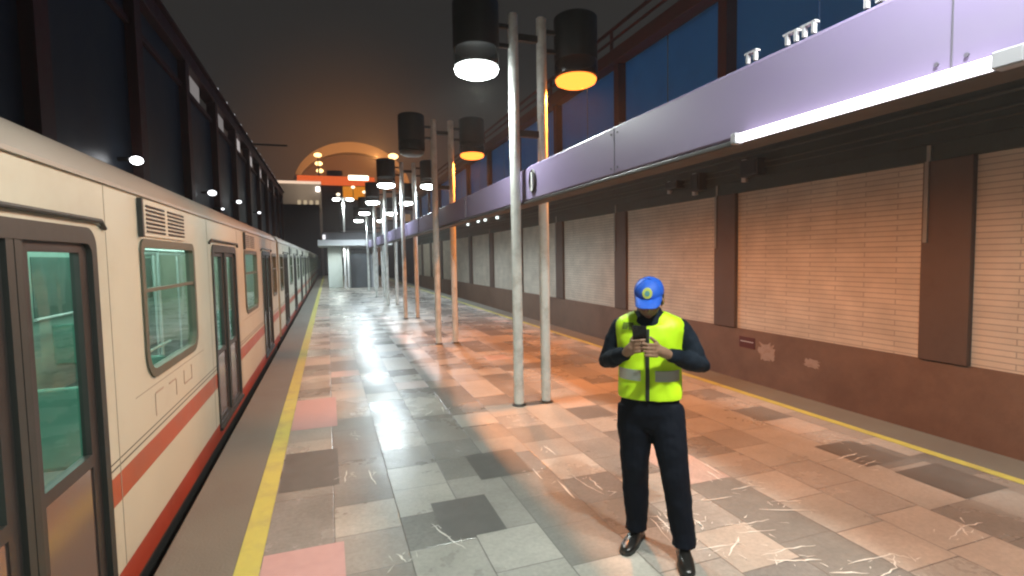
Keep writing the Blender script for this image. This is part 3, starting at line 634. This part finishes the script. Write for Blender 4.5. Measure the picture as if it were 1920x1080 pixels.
bj.build('joint', mat('joint_grey', (.12, .11, .14), .5), beam, loc=(-2.29, 0, -BZ0))
cl = MB(); ring = []
for k in range(20):
    a = 2 * math.pi * k / 20; ring.append((BX0 - .012, 5.5 + .085 * math.cos(a), 2.645 + .12 * math.sin(a)))
cl.tube(ring + ring[:1], .012, 6).box(BX0 - .025, BX0 - .002, 5.48, 5.515, 2.53, 2.74, 1)
cl.build('post_clamp', [DARKM, BRACK], beam, loc=(-2.29, 0, -BZ0))
tl = empty('fluorescent_tube', (2.20, 1.73, 2.43)); tag(tl, 'bright white fluorescent tube under the lilac beam', 'light')
MB().tube([(-.03, -.57, 0), (-.03, .6, 0)], .025, 16).build('tube', TUBE, tl, smooth=True)
for s in (-1, 1): MB().box(-.058, .0, (.6015 if s > 0 else -.66), (.64 if s > 0 else -.5715), -.03, .03, b=.006).build('end_cap', CLIPM, tl)

# ------------------------------------------------------------------ shelter at the platform end
k = empty('stair_shelter', (1.6, 35, 0)); tag(k, 'pale flat-roofed stair shelter with a dark door at the platform end', 'shelter')
MB().box(-2.15, 2.2, -2.2, 3, 2.62, 2.98, b=.03).build('roof', KIOSKM, k)
MB().box(-1.9, 1.9, -1.9, 2.8, 2.983, 3.45, b=.05).build('parapet', mat('parapet_grey', (.16, .16, .175), .5), k)
MB().box(-.3, 1.15, -.85, 2.5, .005, 2.617).build('wall', mat('shelter_wall', (.3, .32, .34), .5), k)
MB().box(-.27, .95, -.95, -.853, .005, 2.45).build('door', KIOSKD, k)
MB().box(-1.6, -.75, .2, .26, .005, 2.617).build('side_panel', mat('pale_panel', (.6, .66, .64), .4), k)
for x in (-.62, -.42, 1.12, 1.3, 1.62, 1.95): MB().box(x - .06, x + .06, -1.2, -1.08, .005, 2.617, b=.01).build('post', KIOSKM, k)
MB().box(-1.85, -1.7, -2.05, -1.91, 3.02, 3.28).build('corner_lamp', emis('corner_lamp', (.95, .95, 1), 1.5), k)
spot('shelter_light', k, (-1.0, -1.6, 2.55), WC, 160)

# ------------------------------------------------------------------ beyond the station
d = empty('dark_building', (-4.2, 78, -1.3)); tag(d, 'dark plain building closing the tracks behind the train', 'building')
MB().box(-4.5, 3.3, -3, 6, 0, 10.2).build('wall', DKBLD, d); MB().box(-4.6, 3.4, -3.1, 6, 10.203, 10.5).build('roof', DKBLD, d)
f = empty('lit_building', (-4.3, 100, -1.3)); tag(f, 'grey building with white lit roof edge and lit window row', 'building')
MB().box(-3.5, 3.6, 0, 8, 0, 17.0).build('wall', GREYB, f)
MB().box(-3.5, 3.6, -.2, -.01, 16.6, 17.05).box(-3.75, -3.51, -.2, 0, 12.8, 17.05).build('light_strip', emis('roof_strip', (1, .72, .52), 1.1), f)
for x in (-.4, .6, 1.6, 2.6): MB().box(x, x + .55, -.15, -.01, 12.6, 13.7).build('window', emis('far_window', (1, .78, .5), .55), f)
MB().box(2.7, 3.4, -.6, -.25, 15.2, 16.1, b=.1).build('floodlight', emis('flood', (1, .9, .8), 4), f)
l = bpy.data.lights.new('flood_light', 'POINT'); l.energy = 700; l.color = (1, .8, .6); l.shadow_soft_size = .3
o = bpy.data.objects.new('flood_light', l); col.objects.link(o); o.parent = f; o.location = (1.0, -4.5, 15.4)
for (x, y, w, h, lb, m) in ((4.5, 84, 5.0, 7.5, 'low brown block behind the stair shelter', GREYB), (11.5, 88, 5.5, 11.5, 'taller brown block right of the shelter roof', DKBLD)):
    b_ = empty('low_building', (x, y, -1.3)); tag(b_, lb, 'building')
    MB().box(-w / 2, w / 2, 0, 6, 0, h).build('wall', m, b_); MB().box(-w / 2 - .1, w / 2 + .1, -.1, 6, h + .003, h + .35).build('roof', DKBLD, b_)
    for q in range(3): MB().box(-w / 2 + .6 + q * 1.5, -w / 2 + 1.5 + q * 1.5, -.06, -.003, h - 2.3, h - 1.1).build('window', emis('dim_window', (1, .6, .3), (.10, .03, .22)[q]), b_)
for i, (x, z) in enumerate(((2.1, 12.9), (4.6, 14.2), (6.5, 13.4))):
    t = empty('yard_lamp', (x, 96, -1.3)); tag(t, 'small warm lamp below the orange canopy, %s of three' % ('leftmost', 'middle', 'rightmost')[i], 'street lamp', 'small lamps below the orange canopy')
    MB().tube([(0, 0, 0), (0, 0, z + 1.3)], [.09, .06], 8).build('pole', DARKM, t); MB().ell((0, 0, z + 1.5), (.34, .34, .26)).build('lamp', emis('yard_light', (1, .8, .55), 2.5), t)
c = empty('orange_canopy', (2.2, 112, -1.3)); tag(c, 'orange lit canopy building with a glowing yellow front', 'building')
MB().box(-7.4, 7.4, 1.0, 9, 0, 18.2).build('wall', DKBLD, c)
MB().box(-7.4, 7.5, .0, 9, 18.3, 19.9).build('fascia', emis('orange_fascia', (1, .15, .03), .85), c)
MB().box(2.3, 6.3, -.3, -.01, 19.2, 20.2, b=.15).build('lamp', emis('canopy_lamp', (1, .85, .6), 4), c)
MB().box(1.2, 6.1, .6, .99, 15.4, 18.0).build('lit_panel', emis('yellow_panel', (1, .33, .015), .75), c)
MB().box(-1.8, 1.2, .3, .99, 20.0, 21.1).build('roof_unit', DARKM, c)
for i, (x, y, z) in enumerate(((-1.3, 125, 25.1), (-1.2, 130, 24.1), (-1.05, 136, 23.4), (11.2, 92, 19.3))):
    t = empty('street_lamp', (x, y, -1.3)); tag(t, ('tallest orange street lamp of the stacked three, topmost', 'orange street lamp in the middle of the stacked three', 'lowest orange street lamp of the stacked three', 'single orange street lamp right of the orange canopy')[i], 'street lamp', 'orange street lamps in the distance')
    MB().tube([(0, 0, 0), (0, 0, z + 1.0)], [.18, .1], 8).build('pole', DARKM, t); MB().ell((0, 0, z + 1.3), (.85, .6, .5)).build('lamp', emis('far_lamp', (1, .62, .25), 4), t)
a = empty('arched_hall', (7.4, 150, -1.3)); tag(a, 'huge arched roof glowing faintly orange on the skyline', 'building')
ar = MB(); n = 28
rr0 = [[(15.5 * math.cos(math.pi * i / n), yy, 22 + 13 * math.sin(math.pi * i / n)) for i in range(n + 1)] for yy in (0, 30)]
rr1 = [[(14.3 * math.cos(math.pi * i / n), yy, 22 + 10.2 * math.sin(math.pi * i / n)) for i in range(n + 1)] for yy in (0, 30)]
ar.rings([rr1[1], rr1[0], rr0[0], rr0[1]], cap=False, closed=False)
ar.build('roof', mat('arch_metal', (.42, .34, .26), .6), a, smooth=True)
for x in (-15.5, 14.3): MB().box(x, x + 1.2, 0, 30, 0, 22).build('wall', DKBLD, a)
gb = MB(); gb.rings([[(14.25 * math.cos(math.pi * i / n), 3, 22 + 10.1 * math.sin(math.pi * i / n)) for i in range(n + 1)], [(14.25 * math.cos(math.pi * i / n), 3.5, 22 + 10.1 * math.sin(math.pi * i / n)) for i in range(n + 1)]])
gb.build('gable', mat('gable_brown', (.16, .11, .09), .8), a)
l = bpy.data.lights.new('arch_light', 'SPOT'); l.energy = 80000; l.color = (1, .42, .12); l.spot_size = R(75); l.spot_blend = .8; l.shadow_soft_size = .5
o = bpy.data.objects.new('arch_light', l); col.objects.link(o); o.parent = a; o.location = (3, -38, 24); o.rotation_euler = (R(100), 0, 0)

# ------------------------------------------------------------------ night air
hz = MB().box(-215, 215, -65, 265, -2.3, 45).build('haze', GROUND)
hm = bpy.data.materials.new('night_air'); hm.use_nodes = True; ht = hm.node_tree; ht.nodes.clear()
pv = ht.nodes.new('ShaderNodeVolumePrincipled'); pv.inputs['Density'].default_value = .0018; pv.inputs['Color'].default_value = (.85, .85, .85, 1)
ho = ht.nodes.new('ShaderNodeOutputMaterial'); ht.links.new(pv.outputs[0], ho.inputs['Volume']); hz.data.materials[0] = hm
tag(hz, 'thin misty night air glowing around the lamps', 'haze', kind='stuff')

# ------------------------------------------------------------------ the platform guard
from mathutils.bvhtree import BVHTree
SKIN = mat('skin', (.30, .17, .11), .45, var=.08, scale=20)
HIVIS = mat('hivis_vest', (.60, .95, .012), .55, var=.05, scale=5, bump=.35, bscale=11)
NAVY = mat('navy_cloth', (.007, .012, .020), .75, var=.2, scale=8, bump=.5, bscale=14, spec=.15)
TROU = mat('trouser_cloth', (.004, .006, .012), .75, var=.2, scale=6, bump=.6, bscale=10, stretch=(1, 1, .5), spec=.15)
CAPB = mat('cap_blue', (.012, .10, .55), .6, var=.08, bump=.1, bscale=80)
REFL = mat('reflective_grey', (.40, .44, .41), .35, metal=.4, var=.1)
BADGE = mat('badge_yellow', (.55, .60, .10), .5, var=0)
SHOE = mat('shoe_black', (.012, .011, .010), .28, var=.1)
HAIR = mat('hair_black', (.012, .010, .009), .6)
EYEM = mat('eye_white', (.5, .48, .45), .2, var=0)
PHONEM = mat('phone_black', (.012, .012, .014), .2, var=0)

def remesh(o, vox, sm=4):
    m = o.modifiers.new('remesh', 'REMESH'); m.mode = 'VOXEL'; m.voxel_size = vox; m.use_smooth_shade = True
    if sm: q = o.modifiers.new('smooth', 'SMOOTH'); q.factor = .5; q.iterations = sm
    dg = bpy.context.evaluated_depsgraph_get(); me = bpy.data.meshes.new_from_object(o.evaluated_get(dg))
    o.modifiers.clear(); o.data = me; me.polygons.foreach_set('use_smooth', [True] * len(me.polygons))
    return o
def fold(o, st, size):
    tx = bpy.data.textures.new('cloth_folds', 'CLOUDS'); tx.noise_scale = size; tx.noise_depth = 2
    d = o.modifiers.new('folds', 'DISPLACE'); d.texture = tx; d.strength = st; d.mid_level = .5; d.texture_coords = 'LOCAL'
    return o
HC = Vector((0, -.032, 1.528)); HR = Matrix.Rotation(R(24), 3, 'X')
def H(p): return HC + HR @ Vector(p)
def hell(mb, c, r, **k): return mb.ell(H(c), r, rot=HR, **k)
def sect(z, hw, hd, yo=0, n=40, e=.85, dip=0):
    out = []
    for i in range(n):
        a = 2 * math.pi * i / n; cx, sy = math.cos(a), math.sin(a)
        x = hw * math.copysign(abs(cx) ** e, cx); y = yo + hd * math.copysign(abs(sy) ** e, sy)
        fr = max(0, -sy) ** 4 if dip else 0
        out.append((x, y - fr * dip * .25, z - dip * fr))
    return out
ARM = {-1: ((-.172, .015, 1.338), (-.262, .03, 1.13), (-.118, -.195, 1.225)), 1: ((.174, .015, 1.338), (.292, .03, 1.135), (.125, -.195, 1.225))}
LEG = {-1: ((-.088, .0, .86), (-.088, -.012, .49), (-.085, .035, .09)), 1: ((.09, .0, .86), (.15, -.075, .49), (.20, -.08, .09))}
def fingers(mb):
    # right hand: palm behind the lower edge of the phone, fingers wrap across its back, thumb on its side
    w = Vector(ARM[-1][2]); pc = Vector((-.072, -.252, 1.268))
    mb.capsule([w, (w + pc) / 2, pc], [.026, .033, .032], 12)
    mb.capsule([(-.095, -.235, 1.262), (-.07, -.262, 1.29)], [.022, .020], 10)
    for k, (z, l) in enumerate(((1.318, .9), (1.297, 1.0), (1.276, .95), (1.256, .78))):
        mb.capsule([(-.078, -.262, z - .014), (-.052, -.292, z - .004), (-.052 + .034 * l, -.305, z + .003), (-.052 + .058 * l, -.298, z + .006)], [.0095, .009, .0082, .0072], 8)
    mb.capsule([(-.085, -.238, 1.275), (-.078, -.248, 1.315), (-.058, -.262, 1.345)], [.0115, .0105, .009], 8)
    # left hand: steadies the phone from the other side, index finger on the glass
    w = Vector(ARM[1][2]); pc = Vector((.062, -.248, 1.262))
    mb.capsule([w, (w + pc) / 2, pc], [.026, .032, .031], 12)
    mb.capsule([(.085, -.232, 1.258), (.058, -.258, 1.285)], [.021, .019], 10)
    for k, (z, l) in enumerate(((1.306, 1.0), (1.285, 1.02), (1.264, .95), (1.244, .78))):
        mb.capsule([(.062, -.262, z - .014), (.038, -.300, z - .008), (.038 - .022 * l, -.318, z - .004), (.038 - .046 * l, -.318, z - .002)], [.0095, .009, .0082, .0072], 8)
    mb.capsule([(.075, -.236, 1.272), (.055, -.244, 1.305), (.026, -.258, 1.33)], [.0115, .0105, .009], 8)

bd = MB()
bd.rings([sect(z, hw, hd, e=1) for z, hw, hd in ((.80, .13, .09), (.86, .155, .105), (.95, .15, .10), (1.08, .145, .10), (1.22, .16, .105), (1.34, .165, .10), (1.40, .12, .08), (1.44, .06, .055))])
for s in (-1, 1):
    bd.capsule(ARM[s], (.058, .042, .027)); bd.capsule(LEG[s], (.088, .055, .030))
bd.capsule([(0, .015, 1.40), (0, -.01, 1.46), (0, -.03, 1.50)], [.06, .055, .055])
hell(bd, (0, .012, .03), (.076, .095, .093), n=24, m=16); hell(bd, (0, -.024, -.04), (.058, .068, .075), n=24, m=14)
hell(bd, (0, -.062, -.092), (.030, .028, .024)); hell(bd, (0, -.098, -.024), (.013, .022, .014)); bd.capsule([H((0, -.088, .02)), H((0, -.105, -.018))], [.009, .012], 8)
hell(bd, (0, -.078, .026), (.056, .016, .012))
for s in (-1, 1):
    hell(bd, (.078 * s, .012, -.014), (.010, .021, .032)); hell(bd, (.036 * s, -.068, -.03), (.024, .02, .02))
hell(bd, (0, -.084, -.062), (.024, .012, .006)); hell(bd, (0, -.081, -.074), (.02, .012, .007))
fingers(bd)
man = remesh(bd.build('person', SKIN), .0042, 3)
tag(man, 'man in yellow-green safety vest and blue cap standing looking at a phone', 'person')
man.location = (1.812, 2.662, .006); man.rotation_euler = (0, 0, R(-39))

jk = MB()
jk.rings([sect(z, hw, hd) for z, hw, hd in ((.90, .165, .118), (1.0, .166, .12), (1.1, .163, .12), (1.22, .17, .122), (1.33, .18, .116), (1.39, .15, .095), (1.43, .09, .07), (1.455, .072, .066), (1.475, .069, .063))])
for s in (-1, 1):
    a, b, c = [Vector(p) for p in ARM[s]]
    jk.capsule([a, a.lerp(b, .35), a.lerp(b, .75), b, b.lerp(c, .25), b.lerp(c, .7), b.lerp(c, .93)], [.068, .068, .060, .057, .055, .047, .041])
fold(remesh(jk.build('jacket', NAVY, man), .007, 4), .020, .09)
tr = MB()
tr.rings([sect(z, hw, hd) for z, hw, hd in ((.72, .12, .08), (.76, .165, .108), (.80, .178, .118), (.85, .178, .124), (.93, .170, .118), (.98, .165, .115))])
for s in (-1, 1):
    a, b, c = [Vector(p) for p in LEG[s]]
    tr.tube([a + Vector((0, 0, .02)), a.lerp(b, .35), a.lerp(b, .75), b, b.lerp(c, .35), b.lerp(c, .8), c + Vector((0, -.01, .03)), c + Vector((0, -.016, -.012))], [.104, .108, .093, .083, .079, .070, .066, .070], 16)
fold(remesh(tr.build('trousers', TROU, man), .008, 3), .022, .12)
VS = ((.935, .190, .134), (.99, .189, .136), (1.08, .184, .137), (1.18, .188, .139), (1.27, .197, .140), (1.34, .206, .134), (1.38, .205, .122), (1.41, .180, .106), (1.435, .125, .090), (1.455, .088, .080))
vm = MB(); vr = [sect(z, hw, hd, dip=(0, 0, 0, 0, 0, 0, .01, .03, .065, .10)[i]) for i, (z, hw, hd) in enumerate(VS)]
vr_in = [[(x * .93, y * .93, z - (.012 if i == 9 else 0)) for x, y, z in vr[i]] for i in (9, 8)]
vm.rings([[(x * .9, y * .9, z + .01) for x, y, z in vr[0]], [(x * .97, y * .97, z) for x, y, z in vr[0]]] + vr + vr_in, cap=False)
vest = vm.build('vest', HIVIS, man, smooth='all')
q = vest.modifiers.new('sub', 'SUBSURF'); q.levels = q.render_levels = 2; fold(vest, .016, .10)
bvh = BVHTree.FromPolygons([Vector(v) for v in vm.v], vm.f)
def onvest(x, z, off=.004):
    h = bvh.ray_cast(Vector((x, -1, z)), Vector((0, 1, 0)))
    return Vector((x, (h[0].y if h[0] else -.1) - off - .004, z))
def patch(x0, x1, z0, z1, off=.004, nx=6, nz=2, skew=0):
    f_ = [[tuple(onvest(x0 + (x1 - x0) * i / nx + skew * j / nz, z0 + (z1 - z0) * j / nz, off)) for i in range(nx + 1)] for j in range(nz + 1)]
    b_ = [[(x, y + .006, z) for x, y, z in r] for r in f_]
    mb = MB(); mb.rings(f_, cap=False, closed=False)
    loop = lambda g: g[0] + [r[-1] for r in g[1:]] + g[-1][-2::-1] + [r[0] for r in g[-2:0:-1]]
    mb.rings([loop(f_), loop(b_)], cap=False)
    return mb
patch(-.012, .010, .94, 1.36, .005, 2, 14).build('zip', mat('zip_black', (.02, .025, .02), .5), vest)
patch(-.172, -.040, 1.055, 1.118, .004, 6, 3).build('reflective_band', REFL, vest)
patch(.043, .172, 1.055, 1.118, .004, 6, 3).build('reflective_band', REFL, vest)
mk_ = mat('print_dark', (.10, .16, .01), .6)
patch(-.150, -.118, 1.352, 1.392, .005, 3, 3, .006).build('printed_mark', mk_, vest); patch(-.108, -.078, 1.352, 1.392, .005, 3, 3, -.006).build('printed_mark', mk_, vest)

cp = MB(); rs = []
for k in range(0, 10):
    a = R(90 * k / 9.3) - .1; ring = []
    for i in range(32):
        t_ = 2 * math.pi * i / 32
        ring.append(tuple(H((.087 * math.cos(a) * math.cos(t_), .010 + .107 * math.cos(a) * math.sin(t_), .048 + .079 * math.sin(a)))))
    rs.append(ring)
cp.rings(rs, cap=False); cp.add([tuple(p) for p in rs[-1]], [tuple(range(32))])
cp.ell(H((0, .01, .127)), (.008, .008, .006))
for t_ in (30, 90, 150, 210, 330):
    cp.tube([H((.0875 * math.cos(R(e_)) * math.cos(R(t_)), .010 + .1075 * math.cos(R(e_)) * math.sin(R(t_)), .048 + .0795 * math.sin(R(e_)))) for e_ in range(0, 90, 9)], .0018, 5)
br_t, br_b = [], []
for i in range(13):
    t_ = R(205 + 130 * i / 12); c_, s_2 = math.cos(t_), math.sin(t_)
    inn_ = (.086 * c_, .010 + .106 * s_2, .046); u_ = (i - 6) / 6
    out_ = (.082 * c_ * 1.03, .010 + .106 * s_2 - .086 * (1 - u_ ** 4) ** .5, .046 - .010 - .022 * u_ * u_)
    br_t.append([tuple(H(inn_)), tuple(H([(a + b) / 2 + (0, 0, .008)[j] for j, (a, b) in enumerate(zip(inn_, out_))])), tuple(H(out_))])
top = [list(r) for r in zip(*br_t)]; bot = [[tuple(Vector(p) + HR @ Vector((0, 0, -.005))) for p in r] for r in top]
cp.rings(top, cap=False, closed=False); cp.rings(bot, cap=False, closed=False); cp.rings([top[-1], bot[-1]], cap=False, closed=False)
cap_ = cp.build('cap', CAPB, man, smooth=50)
bg_ = MB(); ring = []
cen = Vector((0, -.089, .085))
for rr, yy in ((.028, 0), (.028, -.004), (.0, -.0045)):
    ring.append([tuple(H(cen + Vector((rr * math.cos(2 * math.pi * i / 20), yy + rr * math.sin(2 * math.pi * i / 20) * .45, rr * math.sin(2 * math.pi * i / 20))))) for i in range(20)])
bg_.rings(ring, cap=False); bg_.build('badge', BADGE, cap_)
b2 = MB(); ring = []
for rr, yy in ((.016, -.005), (.016, -.007), (.0, -.0072)):
    ring.append([tuple(H(cen + Vector((rr * math.cos(2 * math.pi * i / 6), yy + rr * math.sin(2 * math.pi * i / 6) * .45, rr * math.sin(2 * math.pi * i / 6))))) for i in range(6)])
b2.rings(ring, cap=False); b2.build('badge_centre', mat('badge_blue', (.12, .32, .3), .5), cap_)
hr = MB(); rs = []
for z, f in ((.06, 1.0), (.03, 1.015), (0, .99), (-.03, .93), (-.05, .84)):
    rs.append([tuple(H((.079 * f * math.cos(R(a)), .012 + .097 * f * math.sin(R(a)), z))) for a in range(-8, 189, 14)])
hr.rings(rs, cap=False, closed=False); h_ = hr.build('hair', HAIR, man, smooth=True); q = h_.modifiers.new('th', 'SOLIDIFY'); q.thickness = .006; q.offset = 1
for s in (-1, 1):
    MB().ell(H((.03 * s, -.079, .006)), (.012, .009, .008), rot=HR).build('eye', EYEM, man, smooth='all')
    MB().ell(H((.03 * s, -.0875, .004)), (.005, .003, .005), rot=HR).build('pupil', HAIR, man, smooth='all')
    MB().capsule([H((.014 * s, -.094, .026)), H((.032 * s, -.092, .031)), H((.052 * s, -.078, .026))], [.004, .005, .003], 6).build('eyebrow', HAIR, man)
MB().capsule([H((-.02, -.092, -.066)), H((0, -.0975, -.067)), H((.02, -.092, -.066))], [.003, .006, .003], 8).build('lips', mat('lips', (.22, .09, .07), .5), man)
for s in (-1, 1):
    an = Vector(LEG[s][2]); d_ = Vector((-.25, -1, 0)).normalized() if s < 0 else Vector((.14, -1, 0)).normalized(); sd_ = Vector((-d_.y, d_.x, 0))
    heel = Vector((an.x, an.y, 0)) - d_ * .075
    rs = []
    for t_, w_, h0 in ((0, .026, .055), (.02, .035, .075), (.07, .037, .095), (.12, .038, .085), (.17, .045, .062), (.22, .045, .05), (.265, .034, .04), (.285, .014, .028)):
        c_ = heel + d_ * t_
        rs.append([tuple(c_ + sd_ * w_ * x + Vector((0, 0, .022 + (h0 - .022) * z))) for x, z in ((-1, 0), (-.98, .45), (-.7, .82), (-.3, 1), (.3, 1), (.7, .82), (.98, .45), (1, 0))])
    sh_ = MB().rings(rs).build('shoe', SHOE, man, smooth=60)
    rs = [[tuple(heel + d_ * t_ + sd_ * w_ * x + Vector((0, 0, z))) for x, z in ((-1, 0.001), (-1, .021), (1, .021), (1, .001))] for t_, w_ in ((-.004, .024), (.02, .038), (.1, .038), (.17, .047), (.23, .046), (.27, .034), (.292, .012))]
    MB().rings(rs).build('sole', RUBBER, sh_)
ph = MB().box(-.038, .038, -.0045, .0045, -.075, .075, b=.004)
pm = man.matrix_basis @ Matrix.Translation((-.030, -.281, 1.335)) @ Matrix.Rotation(R(24), 4, 'X')
phone = ph.build('mobile_phone', PHONEM); phone.matrix_world = pm
tag(phone, 'black mobile phone held upright in both hands of the man', 'phone')
sb = MB().box(-.034, .034, .0047, .0052, -.068, .068).build('screen', emis('phone_screen', (.7, .85, 1), .6), phone)
cb = MB().box(-.03, -.012, -.0062, -.0047, .04, .066, b=.0006).build('camera_bump', RUBBER, phone)
